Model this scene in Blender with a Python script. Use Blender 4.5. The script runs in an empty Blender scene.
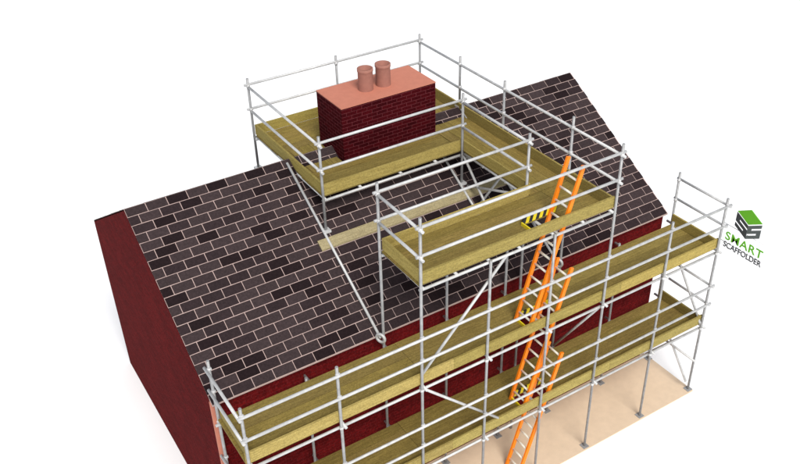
import bpy, bmesh, math, random
from mathutils import Vector, Matrix
random.seed(4)
S=bpy.context.scene
S.view_settings.view_transform='Standard'; S.view_settings.look='None'; S.view_settings.exposure=0
# ------------------------------------------------------------ dimensions (m)
L=10.44; W=1.25
XA,XB=3.19,7.30; XI=6.30
YN,YB=3.25,6.29
GX0,GX1=-0.04,10.37
YF,YR=1.334,4.709; ZE,ZR=4.13,6.17; YK=2*YR-YF
SL=(ZR-ZE)/(YR-YF)
Z1,Z2,Z3=1.90,3.90,6.00
R=0.026
# ------------------------------------------------------------ materials
def mat(name):
    m=bpy.data.materials.new(name); m.use_nodes=True
    n=m.node_tree.nodes; l=m.node_tree.links
    return m,n,l,n['Principled BSDF']
def ramp(n,l,src,cols):
    r=n.new('ShaderNodeValToRGB'); e=r.color_ramp.elements
    while len(e)<len(cols): e.new(0.5)
    for k,(p,c) in enumerate(cols): e[k].position=p; e[k].color=(*c,1)
    l.new(src,r.inputs[0]); return r
def mixc(n,l,a,b,f,mode='MIX'):
    m=n.new('ShaderNodeMix'); m.data_type='RGBA'; m.blend_type=mode
    for s,v in ((m.inputs[0],f),(m.inputs[6],a),(m.inputs[7],b)):
        if hasattr(v,'is_linked'): l.new(v,s)
        elif isinstance(v,(int,float)): s.default_value=v
        else: s.default_value=(*v,1)
    return m.outputs[2]
def noise(n,l,scale,detail=4,vec=None,rough=.6):
    t=n.new('ShaderNodeTexNoise'); t.inputs['Scale'].default_value=scale; t.inputs['Detail'].default_value=detail
    t.inputs['Roughness'].default_value=rough
    if vec: l.new(vec,t.inputs['Vector'])
    else:
        c=n.new('ShaderNodeTexCoord'); l.new(c.outputs['Object'],t.inputs['Vector'])
    return t.outputs['Fac']
def mapping(n,l,scale,src='Object'):
    c=n.new('ShaderNodeTexCoord'); m=n.new('ShaderNodeMapping'); m.inputs['Scale'].default_value=scale
    l.new(c.outputs[src],m.inputs[0]); return m.outputs[0]
def bump(n,l,h,b,s=.3,d=.01):
    k=n.new('ShaderNodeBump'); k.inputs['Strength'].default_value=s; k.inputs['Distance'].default_value=d
    l.new(h,k.inputs['Height']); l.new(k.outputs[0],b.inputs['Normal'])
def steel(name,a,b_):
    m,n,l,b=mat(name)
    r=ramp(n,l,noise(n,l,9,5),[(.3,a),(.7,b_)])
    l.new(r.outputs[0],b.inputs['Base Color']); b.inputs['Metallic'].default_value=.2; b.inputs['Roughness'].default_value=.5
    return m
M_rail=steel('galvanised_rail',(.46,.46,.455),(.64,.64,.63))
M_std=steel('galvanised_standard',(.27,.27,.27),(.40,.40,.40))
M_coup=steel('coupler_steel',(.5,.5,.5),(.7,.7,.7))
def wood(name,axis,dark,lite):
    m,n,l,b=mat(name)
    sc=(2.6,36,36) if axis=='x' else (36,2.6,36)
    v=mapping(n,l,sc)
    f=noise(n,l,1.0,6,v,.72)
    r=ramp(n,l,f,[(.34,dark),(.66,lite)])
    at=n.new('ShaderNodeAttribute'); at.attribute_name='tint'
    c=mixc(n,l,r.outputs[0],at.outputs['Color'],1.0,'MULTIPLY')
    f2=noise(n,l,40,5,None,.8)
    r2=ramp(n,l,f2,[(.40,(.74,.74,.72)),(.60,(1.16,1.15,1.12))])
    c=mixc(n,l,c,r2.outputs[0],1.0,'MULTIPLY')
    l.new(c,b.inputs['Base Color']); b.inputs['Roughness'].default_value=.85; b.inputs['Specular IOR Level'].default_value=.25
    bump(n,l,f,b,.25,.003)
    return m
WD,WL=(.185,.133,.034),(.30,.225,.062)
M_wx=wood('scaffold_board_wood_x','x',WD,WL); M_wy=wood('scaffold_board_wood_y','y',WD,WL)
TD,TL=(.29,.222,.060),(.42,.335,.105)
M_tx=wood('toe_board_wood_x','x',TD,TL); M_ty=wood('toe_board_wood_y','y',TD,TL)
M_px=wood('weathered_sole_board','x',(.29,.24,.13),(.40,.34,.20))
def plain(name,col,rough=.6,var=.15,sc=12):
    m,n,l,b=mat(name)
    lo=tuple(c*(1-var) for c in col); hi=tuple(min(1,c*(1+var)) for c in col)
    r=ramp(n,l,noise(n,l,sc,5),[(.3,lo),(.7,hi)])
    l.new(r.outputs[0],b.inputs['Base Color']); b.inputs['Roughness'].default_value=rough
    b.inputs['Specular IOR Level'].default_value=.3
    return m
def brick(name,c1,c2,mo,lo,hi,ns):
    m,n,l,b=mat(name)
    t=n.new('ShaderNodeTexBrick'); uv=n.new('ShaderNodeTexCoord')
    l.new(uv.outputs['UV'],t.inputs['Vector'])
    t.inputs['Scale'].default_value=1; t.inputs['Brick Width'].default_value=.225; t.inputs['Row Height'].default_value=.075
    t.inputs['Mortar Size'].default_value=.006; t.inputs['Mortar Smooth'].default_value=.2
    t.inputs['Color1'].default_value=(*c1,1); t.inputs['Color2'].default_value=(*c2,1); t.inputs['Mortar'].default_value=(*mo,1)
    f=noise(n,l,ns,5,None,.8); r=ramp(n,l,f,[(.40,(lo,lo,lo)),(.60,(hi,hi,hi))])
    c=mixc(n,l,t.outputs['Color'],r.outputs[0],1.0,'MULTIPLY')
    f3=noise(n,l,1.1,4); r3=ramp(n,l,f3,[(.3,(.9,.9,.9)),(.7,(1.08,1.08,1.08))])
    c=mixc(n,l,c,r3.outputs[0],1.0,'MULTIPLY')
    l.new(c,b.inputs['Base Color']); b.inputs['Roughness'].default_value=1; b.inputs['Specular IOR Level'].default_value=.05
    bump(n,l,f,b,.3,.006)
    return m
M_brick=brick('red_brick',(.112,.0055,.006),(.075,.004,.0045),(.10,.011,.012),.6,1.4,28)
M_chbrick=brick('chimney_brick',(.056,.0028,.005),(.033,.0018,.0035),(.105,.022,.027),.7,1.3,30)
M_top=plain('chimney_flaunching',(.52,.195,.13),.8,.05,8)
M_pot=plain('terracotta_pot',(.33,.145,.11),.8,.08,14)
M_orange=plain('orange_ladder_stile',(.93,.23,.006),.45,.05)
M_rung=plain('ladder_rung_aluminium',(.78,.76,.66),.4,.08)
M_pad=plain('concrete_pavement',(.72,.56,.40),.9,.05,5)
M_mortar=plain('roof_bedding',(.47,.35,.32),.9,.1,10)
M_black=plain('hatch_gate_black',(.02,.02,.02),.5,.1); M_yel=plain('hatch_gate_yellow',(.85,.68,.02),.5,.05)
M_green=plain('sign_green',(.15,.50,.03),.5,.04); M_dark=plain('sign_charcoal',(.05,.055,.06),.5,.05); M_grey=plain('sign_grey',(.12,.14,.14),.5,.05)
m,n,l,b=mat('roof_slate'); M_slate=m
at=n.new('ShaderNodeAttribute'); at.attribute_name='tint'
f=noise(n,l,26,6,None,.7); r=ramp(n,l,f,[(.3,(.7,.7,.7)),(.7,(1.3,1.27,1.27))])
l.new(mixc(n,l,at.outputs['Color'],r.outputs[0],1.0,'MULTIPLY'),b.inputs['Base Color']); b.inputs['Roughness'].default_value=.95
b.inputs['Specular IOR Level'].default_value=.08
bump(n,l,f,b,.35,.006)
m,n,l,b=mat('white_ground'); M_ground=m
r=ramp(n,l,noise(n,l,.6,4),[(.3,(.95,.95,.95)),(.7,(.97,.97,.97))]); l.new(r.outputs[0],b.inputs['Base Color']); b.inputs['Roughness'].default_value=1
b.inputs['Specular IOR Level'].default_value=0
# ------------------------------------------------------------ mesh helpers
class MB:
    def __init__(s): s.bm=bmesh.new(); s.t=s.bm.loops.layers.float_color.new('tint'); s.uv=s.bm.loops.layers.uv.new('UVMap')
    def face(s,vs,tint=(1,1,1),uv=None,mi=0):
        f=s.bm.faces.new(vs); f.material_index=mi
        for k,lp in enumerate(f.loops):
            lp[s.t]=(*tint,1)
            if uv: lp[s.uv].uv=uv[k]
        return f
    def hexa(s,P,tint=(1,1,1),mi=0):
        v=[s.bm.verts.new(p) for p in P]
        for q in ((3,2,1,0),(4,5,6,7),(0,1,5,4),(1,2,6,5),(2,3,7,6),(3,0,4,7)): s.face([v[i] for i in q],tint,None,mi)
    def box(s,a,b,tint=(1,1,1),mi=0):
        x0,y0,z0=a;x1,y1,z1=b
        s.hexa([(x0,y0,z0),(x1,y0,z0),(x1,y1,z0),(x0,y1,z0),(x0,y0,z1),(x1,y0,z1),(x1,y1,z1),(x0,y1,z1)],tint,mi)
    def tube(s,a,b,r=R,n=10,ext=0,mi=0,r2=None,cap=True):
        a=Vector(a);b=Vector(b);d=(b-a).normalized();a=a-d*ext;b=b+d*ext
        u=d.orthogonal().normalized();w=d.cross(u); r2=r if r2 is None else r2
        A=[];B=[]
        for k in range(n):
            c=math.cos(2*math.pi*k/n);q=math.sin(2*math.pi*k/n)
            A.append(s.bm.verts.new(a+(u*c+w*q)*r));B.append(s.bm.verts.new(b+(u*c+w*q)*r2))
        for k in range(n):
            f=s.face([A[k],A[(k+1)%n],B[(k+1)%n],B[k]],mi=mi); f.smooth=True
        if cap: s.face(A[::-1],mi=mi); s.face(B,mi=mi)
    def torus(s,c,ax,R0,r0,n=20,k=8):
        c=Vector(c);ax=Vector(ax).normalized();u=ax.orthogonal().normalized();w=ax.cross(u);rs=[]
        for i in range(n):
            a=2*math.pi*i/n;d=u*math.cos(a)+w*math.sin(a)
            rs.append([s.bm.verts.new(c+d*(R0+r0*math.cos(2*math.pi*j_/k))+ax*r0*math.sin(2*math.pi*j_/k)) for j_ in range(k)])
        for i in range(n):
            for j_ in range(k):
                s.face([rs[i][j_],rs[(i+1)%n][j_],rs[(i+1)%n][(j_+1)%k],rs[i][(j_+1)%k]]).smooth=True
    def obj(s,name,mats,parent=None):
        me=bpy.data.meshes.new(name); s.bm.normal_update(); s.bm.to_mesh(me); s.bm.free()
        o=bpy.data.objects.new(name,me); S.collection.objects.link(o)
        for m in (mats if isinstance(mats,(list,tuple)) else [mats]): me.materials.append(m)
        if parent: o.parent=parent
        return o
def empty(name):
    o=bpy.data.objects.new(name,None); S.collection.objects.link(o); return o
# ------------------------------------------------------------ ground
g=MB(); G=400
g.face([g.bm.verts.new(p) for p in ((-G,-G,0),(G,-G,0),(G,G,0),(-G,G,0))]); g.obj('ground',M_ground)
g=MB(); g.box((-.06,-.10,.004),(L+.06,1.44,.03)); g.obj('pavement',M_pad)
# ------------------------------------------------------------ house
H=empty('brick_house')
WY=YF+.11; WK=YK-.11; wx0,wx1=GX0,GX1
def roofz(y): return ZE+SL*(y-YF) if y<=YR else ZE+SL*(YK-y)
w=MB()
def wf(pts,ax):
    w.face([w.bm.verts.new(p) for p in pts],uv=[((p[0] if ax=='x' else p[1]),p[2]) for p in pts])
dz=.03
wf([(wx0,WY,0),(wx1,WY,0),(wx1,WY,roofz(WY)-dz),(wx0,WY,roofz(WY)-dz)],'x')
wf([(wx1,WK,0),(wx0,WK,0),(wx0,WK,roofz(WK)-dz),(wx1,WK,roofz(WK)-dz)],'x')
e=.004
wf([(wx0,YK,0),(wx0,WY,0),(wx0,WY,roofz(WY)-e),(wx0,YR,ZR-e),(wx0,YK,ZE-e)],'y')
wf([(wx1,WY,0),(wx1,WK,0),(wx1,WK,roofz(WK)-e),(wx1,YR,ZR-e),(wx1,WY,roofz(WY)-e)],'y')
w.obj('walls',M_brick,H)
q=MB(); q.box((GX0-.012,WY-.05,0),(GX0+.10,WY+.002,roofz(WY)-.06)); q.obj('corner_trim',M_top,H)
rb=MB(); th=.03
for sgn in (0,1):
    def P(y,z): return (y,z) if sgn==0 else (2*YR-y,z)
    y0,z0=P(YF,ZE);y1,z1=P(YR,ZR)
    rb.hexa([(GX0,y0,z0-th),(GX1,y0,z0-th),(GX1,y1,z1-th),(GX0,y1,z1-th),(GX0,y0,z0),(GX1,y0,z0),(GX1,y1,z1),(GX0,y1,z1)])
rb.obj('roof_deck',M_mortar,H)
sl=MB(); slope=math.hypot(YR-YF,ZR-ZE); NR=21; rh=slope/NR; tw=.385; j=.014
cy_,cz_=(YR-YF)/slope,(ZR-ZE)/slope
for side in (0,1):
    for rI in range(NR):
        a=rI*rh+j/2; bq=(rI+1)*rh-j/2
        x=GX0-(tw/2 if rI%2 else 0)
        while x<GX1:
            xa=max(x+j/2,GX0);xb=min(x+tw-j/2,GX1)
            if xb-xa>.03:
                k=random.random()
                c=(.016,.010,.011) if k<.18 else ((.030,.0205,.022) if k<.45 else (.042,.030,.031))
                v=random.uniform(.9,1.1); c=tuple(q_*v for q_ in c)
                def pt(s_,h,xx):
                    y=YF+s_*cy_-h*cz_; z=ZE+s_*cz_+h*cy_
                    if side: y=2*YR-y
                    return (xx,y,z)
                hh=.008+random.uniform(-.002,.002)
                ja,jb=[random.uniform(-.0025,.0025) for _ in range(2)]
                sl.hexa([pt(a+ja,.001,xa),pt(a+jb,.001,xb),pt(bq,.001,xb),pt(bq,.001,xa),pt(a+ja,hh,xa),pt(a+jb,hh,xb),pt(bq,hh-.002,xb),pt(bq,hh-.002,xa)],c)
            x+=tw
bmesh.ops.recalc_face_normals(sl.bm,faces=sl.bm.faces)
sl.obj('roof_tiles',M_slate,H)
# chimney
CX0,CX1,CY0,CY1,ZC=4.17,6.31,4.204,5.213,7.17
c=MB()
def cf(pts,ax):
    c.face([c.bm.verts.new(p) for p in pts],uv=[((p[0] if ax=='x' else p[1]),p[2]) for p in pts])
zb=5.7; zt=ZC-.02
cf([(CX0,CY0,zb),(CX1,CY0,zb),(CX1,CY0,zt),(CX0,CY0,zt)],'x'); cf([(CX1,CY1,zb),(CX0,CY1,zb),(CX0,CY1,zt),(CX1,CY1,zt)],'x')
cf([(CX0,CY1,zb),(CX0,CY0,zb),(CX0,CY0,zt),(CX0,CY1,zt)],'y'); cf([(CX1,CY0,zb),(CX1,CY1,zb),(CX1,CY1,zt),(CX1,CY0,zt)],'y')
c.obj('chimney_stack',M_chbrick,H)
c=MB(); c.box((CX0-.004,CY0-.004,zt),(CX1+.004,CY1+.004,ZC)); c.obj('chimney_cap',M_top,H)
def pot(x,y,name):
    b_=MB(); prof=[(.152,0),(.150,.05),(.148,.37),(.150,.375),(.158,.385),(.158,.44),(.130,.445),(.122,.1)]
    n_=28; rings=[[b_.bm.verts.new((x+r_*math.cos(2*math.pi*k/n_),y+r_*math.sin(2*math.pi*k/n_),ZC+h)) for k in range(n_)] for r_,h in prof]
    for i in range(len(rings)-1):
        for k in range(n_):
            b_.face([rings[i][k],rings[i][(k+1)%n_],rings[i+1][(k+1)%n_],rings[i+1][k]]).smooth=True
    b_.face(rings[-1])
    return b_.obj(name,M_pot,H)
pot(5.0,4.70,'chimney_pot_a'); pot(5.40,4.70,'chimney_pot_b')
# ------------------------------------------------------------ scaffold
SC=empty('scaffolding')
st=MB(); rl=MB(); cp=MB(); tr=MB(); br=MB()
def coup(p,s=.034):
    x,y,z=p; cp.tube((x,y,z-s),(x,y,z+s),r=s,n=8); cp.box((x-s*1.2,y-s*.5,z-s*.6),(x+s*1.2,y+s*.5,z+s*.6))
XS=[0,1.62,3.19,4.56,5.93,7.30,8.92,L]
def std(x,y,z0,z1): st.tube((x,y,z0),(x,y,z1))
def rail(a,b,ext=.08): rl.tube(a,b,ext=ext)
TOP=5.0
for x in XS:
    top={3.19:7.32,7.30:7.32}.get(x,TOP+.15)
    if x in(4.56,5.93): top=Z3
    std(x,0,.03,top)
    it=7.32 if x in(XA,XB) else (TOP+.15 if x in(0,L) else 3.95)
    if x in(4.56,5.93): it=Z3
    std(x,W,.03,it)
    for y in(0,W):
        st.box((x-.075,y-.075,.031),(x+.075,y+.075,.040))
off=.05
for z in(Z1,Z2):
    for y in(off,W-off): rail((0,y,z-.10),(L,y,z-.10))
    for x in XS:
        tr.tube((x+off,-.07,z-.045),(x+off,W+.17,z-.045)); coup((x,.0,z-.08),.03); coup((x,W,z-.08),.03)
    for h in(.62,1.10):
        rail((0,-off,z+h),(L,-off,z+h))
        for x in XS: coup((x,-.02,z+h),.032)
        for x in(0,L):
            xo=x-off if x==0 else x+off
            rl.tube((xo,-.08,z+h-.03),(xo,W+.08,z+h-.03))
            coup((x,W,z+h-.03),.032)
zz=Z3
segs=[((XA,0),(XB,0)),((XB,0),(XB,YB)),((XA,YB),(XB,YB)),((XA,YN),(XA,YB)),((XA,YN),(XI,YN)),((XI,W),(XI,YN)),((XA,W),(XI,W)),((XA,0),(XA,W))]
for h in(.62,1.15):
    z=zz+h
    for a,b in segs:
        dz_=.0 if a[1]==b[1] else -.05
        rail((a[0],a[1],z+dz_),(b[0],b[1],z+dz_))
ledg=[((XA,off),(XB,off)),((XB-off,0),(XB-off,YB)),((XA,YB-off),(XB,YB-off)),((XA+off,YN),(XA+off,YB)),((XA,YN+off),(XI,YN+off)),((XI+off,W),(XI+off,YN)),((XA,W-off),(XI,W-off)),((XA+off,0),(XA+off,W))]
for a,b in ledg:
    z=zz-.07 if a[1]==b[1] else zz-.03
    rl.tube((a[0],a[1],z),(b[0],b[1],z))
for x in (3.9,4.56,5.2,5.93,6.6): tr.tube((x,.04,zz-.03),(x,W+.02,zz-.03))
for y in (1.9,2.6,3.9,4.75,5.6): tr.tube((XI+.02,y,zz-.03),(XB+.02,y,zz-.03))
for x in (4.0,4.9,5.7): 
    tr.tube((x,YN+.03,zz-.03),(x,CY0-.03,zz-.03))
ups=[(XA,YN),(XI,YN),(XI,W),(XA,YB),(XB,YB),(XB,3.25),(XB,4.75),(5.2,YB)]
for (x,y) in ups:
    zr_=roofz(y) if y>YF else .03
    st.tube((x,y,zr_+.03),(x,y,7.28))
    if y>YF: cp.box((x-.075,y-.075,zr_-.0),(x+.075,y+.075,zr_+.045))
    for h in(.62,1.13): coup((x,y,zz+h-.02),.032)
for (x,y) in [(XA,0),(XA,W),(XB,0),(XB,W)]:
    for h in(.62,1.13): coup((x,y,zz+h-.02),.032)
def rake(x,y0,y1,h=.05): br.tube((x,y0,roofz(y0)+h),(x,y1,roofz(y1)+h))
for x in(XA-.06,XB-.06):
    rake(x,1.25,4.60)
    br.torus((x,1.25,ZE+.0),(1,.5,0),.085,.028)
rake(XI-.06,1.9,4.2)
for x in (XI+.05,XB-.1):
    br.tube((x,1.35,5.95),(x,3.1,roofz(3.1)+.1)); br.tube((x,3.3,5.95),(x,1.9,roofz(1.9)+.1))
br.tube((XI,3.3,5.9),(XB,3.3,roofz(3.3)+.1)); br.tube((XI,2.7,5.0),(XB,2.7,5.95))
br.tube((XA,.05,4.1),(4.92,.05,5.92)); br.tube((XA,.055,3.85),(4.93,.055,2.15)); br.tube((XB,.05,3.8),(XB,W-.05,2.0))
br.tube((L-.06,.05,.25),(L-.06,W-.02,1.8)); br.tube((L-.12,W-.02,.25),(L-.12,.05,1.8))
br.tube((L-.06,.0,2.0),(L-.06,W,3.75)); 
rl.tube((L-.06,-.08,.95),(L-.06,W+.08,.95))
# boards
bx=MB(); by=MB(); tx=MB(); ty=MB()
def tint():
    v=random.uniform(.84,1.12); return (v,v*random.uniform(.97,1.02),v*random.uniform(.9,1.05))
HX0,HX1=5.62,6.34
def boards_x(x0,x1,y0,y1,z,n,seg=3.4,hatch=False):
    wd=(y1-y0)/n
    for k in range(n):
        spans=[(x0,x1)]
        if hatch and k<2: spans=[(x0,HX0),(HX1,x1)]
        for (s0,s1) in spans:
            x=s0
            while x<s1-.01:
                xe=min(x+seg,s1)
                if s1-xe<.6: xe=s1
                dz_=random.uniform(-.003,.003)
                bx.box((x+.003,y0+k*wd+.003,z+dz_),(xe-.003,y0+(k+1)*wd-.003,z+.038+dz_),tint()); x=xe
def boards_y(y0,y1,x0,x1,z,n,seg=3.0):
    wd=(x1-x0)/n
    for k in range(n):
        y=y0
        while y<y1-.01:
            ye=min(y+seg,y1)
            if y1-ye<.6: ye=y1
            dz_=random.uniform(-.003,.003)
            by.box((x0+k*wd+.003,y+.003,z+dz_),(x0+(k+1)*wd-.003,ye-.003,z+.038+dz_),tint()); y=ye
def toe_x(x0,x1,y,z):
    x=x0
    while x<x1-.01:
        xe=min(x+3.9,x1)
        if x1-xe<.6: xe=x1
        tx.box((x+.002,y-.019,z+.045),(xe-.002,y+.019,z+.265),tint()); x=xe
def toe_y(y0,y1,x,z): ty.box((x-.019,y0,z+.045),(x+.019,y1,z+.265),tint())
for z in(Z1,Z2):
    boards_x(-.03,L+.03,.06,W-.06,z,5,hatch=True)
    toe_x(-.03,L+.03,.052,z)
    toe_y(.075,W-.04,.045,z); toe_y(.075,W-.04,L-.045,z)
z=Z3
boards_x(XA,XB,.06,W-.06,z,5,hatch=True); toe_x(XA,XB,.052,z); toe_y(.075,W-.08,XA+.045,z); toe_x(XA+.03,XI,W-.052,z)
boards_y(W-.05,YB-.02,XI+.04,XB-.06,z,4); toe_y(.075,YB-.09,XB-.052,z); toe_y(W-.03,YN+.03,XI+.045,z)
boards_x(XA+.02,XI+.03,YN+.06,CY0-.03,z,4); toe_x(XA+.02,XI+.02,YN+.052,z)
boards_x(XA+.02,XI+.03,CY1+.03,YB-.06,z,4); toe_x(XA+.02,XB-.03,YB-.052,z)
boards_y(CY0-.03,CY1+.03,XA+.04,CX0-.03,z,4); toe_y(YN+.08,YB-.08,XA+.052,z)
sb=MB(); y0,y1=2.94,3.11
z0,z1=roofz(y0)+.012,roofz(y1)+.012
sb.hexa([(2.93,y0,z0),(7.28,y0,z0),(7.28,y1,z1),(2.93,y1,z1),(2.93,y0,z0+.038),(7.28,y0,z0+.038),(7.28,y1,z1+.038),(2.93,y1,z1+.038)])
sb.obj('sole_board',M_px,SC)
hz=MB()
for z in (Z1,Z2,Z3):
    for (ya,yb) in ((.50,.525),(.075,.10)):
        xx=HX0-.02; k=0
        while xx<HX1+.02:
            xe=min(xx+.075,HX1+.02)
            dx=.03
            hz.hexa([(xx,ya,z+.04),(xe,ya,z+.04),(xe,yb,z+.04),(xx,yb,z+.04),(xx+dx,ya,z+.16),(xe+dx,ya,z+.16),(xe+dx,yb,z+.16),(xx+dx,yb,z+.16)],mi=k%2); xx=xe; k+=1
    hz.box((HX0-.045,.105,z+.04),(HX0-.02,.495,z+.10),mi=1)
hz.obj('hatch_kick_plates',[M_black,M_yel],SC)
st.obj('standards',M_std,SC); rl.obj('ledgers_and_guard_rails',M_rail,SC); tr.obj('transoms',M_rail,SC)
cp.obj('couplers',M_coup,SC); br.obj('braces',M_rail,SC)
bx.obj('deck_boards_lengthwise',M_wx,SC); by.obj('deck_boards_crosswise',M_wy,SC); tx.obj('toe_boards_lengthwise',M_tx,SC); ty.obj('toe_boards_crosswise',M_ty,SC)
# ------------------------------------------------------------ ladders
def ladder(p0,p1):
    E=empty('ladder'); a=Vector(p0);b=Vector(p1);d=(b-a).normalized(); nrm=Vector((0,1,0)).cross(d).normalized()
    s_=MB(); hw=.19
    for sg in(-1,1):
        A=a+Vector((0,sg*hw,0));B=b+Vector((0,sg*hw,0)); ww=Vector((0,.02,0)); hh=nrm*.038
        s_.hexa([A-ww-hh,A+ww-hh,A+ww+hh,A-ww+hh,B-ww-hh,B+ww-hh,B+ww+hh,B-ww+hh])
    bmesh.ops.recalc_face_normals(s_.bm,faces=s_.bm.faces)
    s_.obj('stiles',M_orange,E)
    r_=MB(); ln=(b-a).length; t=.2
    while t<ln-.08:
        c=a+d*t; r_.tube(c-Vector((0,hw-.015,0)),c+Vector((0,hw-.015,0)),r=.021,n=8); t+=.255
    r_.obj('rungs',M_rung,E)
LY=.295
for (z0,z1) in ((.035,3.0),(Z1+.04,5.0),(Z3-2.06,7.10)):
    x0=5.58; ladder((x0,LY,z0),(x0+.30*(z1-z0),LY,z1))
# ------------------------------------------------------------ company sign on the end standard
SG=empty('company_sign')
def sp(u,v,d=0): return (L+.03-d,-.05-u,5.03-v)
def poly(mb,pts,th=.012):
    A=[mb.bm.verts.new(sp(u,v,th)) for u,v in pts]; B=[mb.bm.verts.new(sp(u,v,0)) for u,v in pts]
    mb.face(A); mb.face(B[::-1])
    for i in range(len(A)): mb.face([A[i],B[i],B[(i+1)%len(A)],A[(i+1)%len(A)]])
cu,cv,rr=.50,.21,.34
def iso(a,b_,h):
    return (cu+(a-b_)*.87*rr, cv-rr+ (a+b_)*.5*rr + h*rr)
m1=MB(); poly(m1,[iso(0,0,0),iso(1,0,0),iso(1,1,0),iso(0,1,0)]); m1.obj('logo_top',M_green,SG)
m1=MB()
for h0,h1 in((.08,.30),(.42,.64),(.76,.98)):
    poly(m1,[iso(0,1,h0),iso(1,1,h0),iso(1,1,h1),iso(0,1,h1)])
poly(m1,[iso(0,1,.30),iso(.3,1,.30),iso(.3,1,.42),iso(0,1,.42)]); poly(m1,[iso(.7,1,.64),iso(1,1,.64),iso(1,1,.76),iso(.7,1,.76)])
m1.obj('logo_left',M_dark,SG)
m1=MB()
for h0,h1 in((.08,.30),(.42,.64),(.76,.98)):
    poly(m1,[iso(1,1,h0),iso(1,0,h0),iso(1,0,h1),iso(1,1,h1)])
poly(m1,[iso(1,1,.30),iso(1,.7,.30),iso(1,.7,.42),iso(1,1,.42)]); poly(m1,[iso(1,.3,.64),iso(1,0,.64),iso(1,0,.76),iso(1,.3,.76)])
m1.obj('logo_right',M_grey,SG)
def text(s_,u,v,w_,h_,m_,nm,of):
    cu_=bpy.data.curves.new(nm,'FONT'); cu_.body=s_; cu_.extrude=.006; cu_.offset=of; cu_.align_x='CENTER'
    if s_=='SMART': cu_.space_character=1.08
    o=bpy.data.objects.new(nm,cu_); S.collection.objects.link(o); cu_.materials.append(m_)
    bpy.context.view_layer.update(); dx,dy=o.dimensions.x,o.dimensions.y
    o.matrix_world=Matrix(((0,0,-1,sp(u,v)[0]-.008),(-1,0,0,sp(u,v)[1]),(0,1,0,sp(u,v)[2]),(0,0,0,1)))@Matrix.Diagonal((w_/dx,h_/dy,1,1))
    mw_=o.matrix_world.copy(); o.parent=SG; o.matrix_world=mw_
text('SMART',.50,.78,.90,.19,M_green,'sign_word_a',.010); text('SCAFFOLDER',.50,.96,.92,.13,M_dark,'sign_word_b',.010)
m1=MB()
for v in(.46,.87): m1.tube((L+.045,0,5.03-v),(L+.045,-.95,5.03-v),r=.006)
m1.obj('sign_bracket',M_rail,SG)
# ------------------------------------------------------------ camera
CAM=Vector((-2.821,-9.315,14.458)); yw,pt_,ro=[math.radians(a) for a in(-31.269,-33.649,-1.619)]; FP=886.8
F=Vector((-math.sin(yw)*math.cos(pt_),math.cos(yw)*math.cos(pt_),math.sin(pt_)))
Rr=F.cross(Vector((0,0,1))).normalized(); U=Rr.cross(F)
R2=Rr*math.cos(ro)+U*math.sin(ro); U2=-Rr*math.sin(ro)+U*math.cos(ro)
cd=bpy.data.cameras.new('camera'); co=bpy.data.objects.new('camera',cd); S.collection.objects.link(co)
co.matrix_world=Matrix((( R2.x,U2.x,-F.x,CAM.x),(R2.y,U2.y,-F.y,CAM.y),(R2.z,U2.z,-F.z,CAM.z),(0,0,0,1)))
cd.sensor_width=36; cd.lens=FP/800*36; cd.clip_end=2000; S.camera=co
# ------------------------------------------------------------ light
el,az=50,193
wd=bpy.data.worlds.new('World'); S.world=wd; wd.use_nodes=True
nt=wd.node_tree; bg=nt.nodes['Background']; sk=nt.nodes.new('ShaderNodeTexSky'); sk.sky_type='NISHITA'; sk.sun_disc=False
sk.sun_elevation=math.radians(el); sk.sun_rotation=math.radians(az)
hs=nt.nodes.new('ShaderNodeHueSaturation'); hs.inputs['Saturation'].default_value=.35
nt.links.new(sk.outputs[0],hs.inputs['Color']); nt.links.new(hs.outputs[0],bg.inputs[0]); bg.inputs[1].default_value=.15
ld=bpy.data.lights.new('sun','SUN'); ld.energy=3.0; ld.angle=math.radians(28); ld.color=(1,.96,.90)
lo=bpy.data.objects.new('sun',ld); S.collection.objects.link(lo)
sd=Vector((math.sin(math.radians(az))*math.cos(math.radians(el)),math.cos(math.radians(az))*math.cos(math.radians(el)),math.sin(math.radians(el))))
lo.rotation_euler=sd.to_track_quat('Z','Y').to_euler()
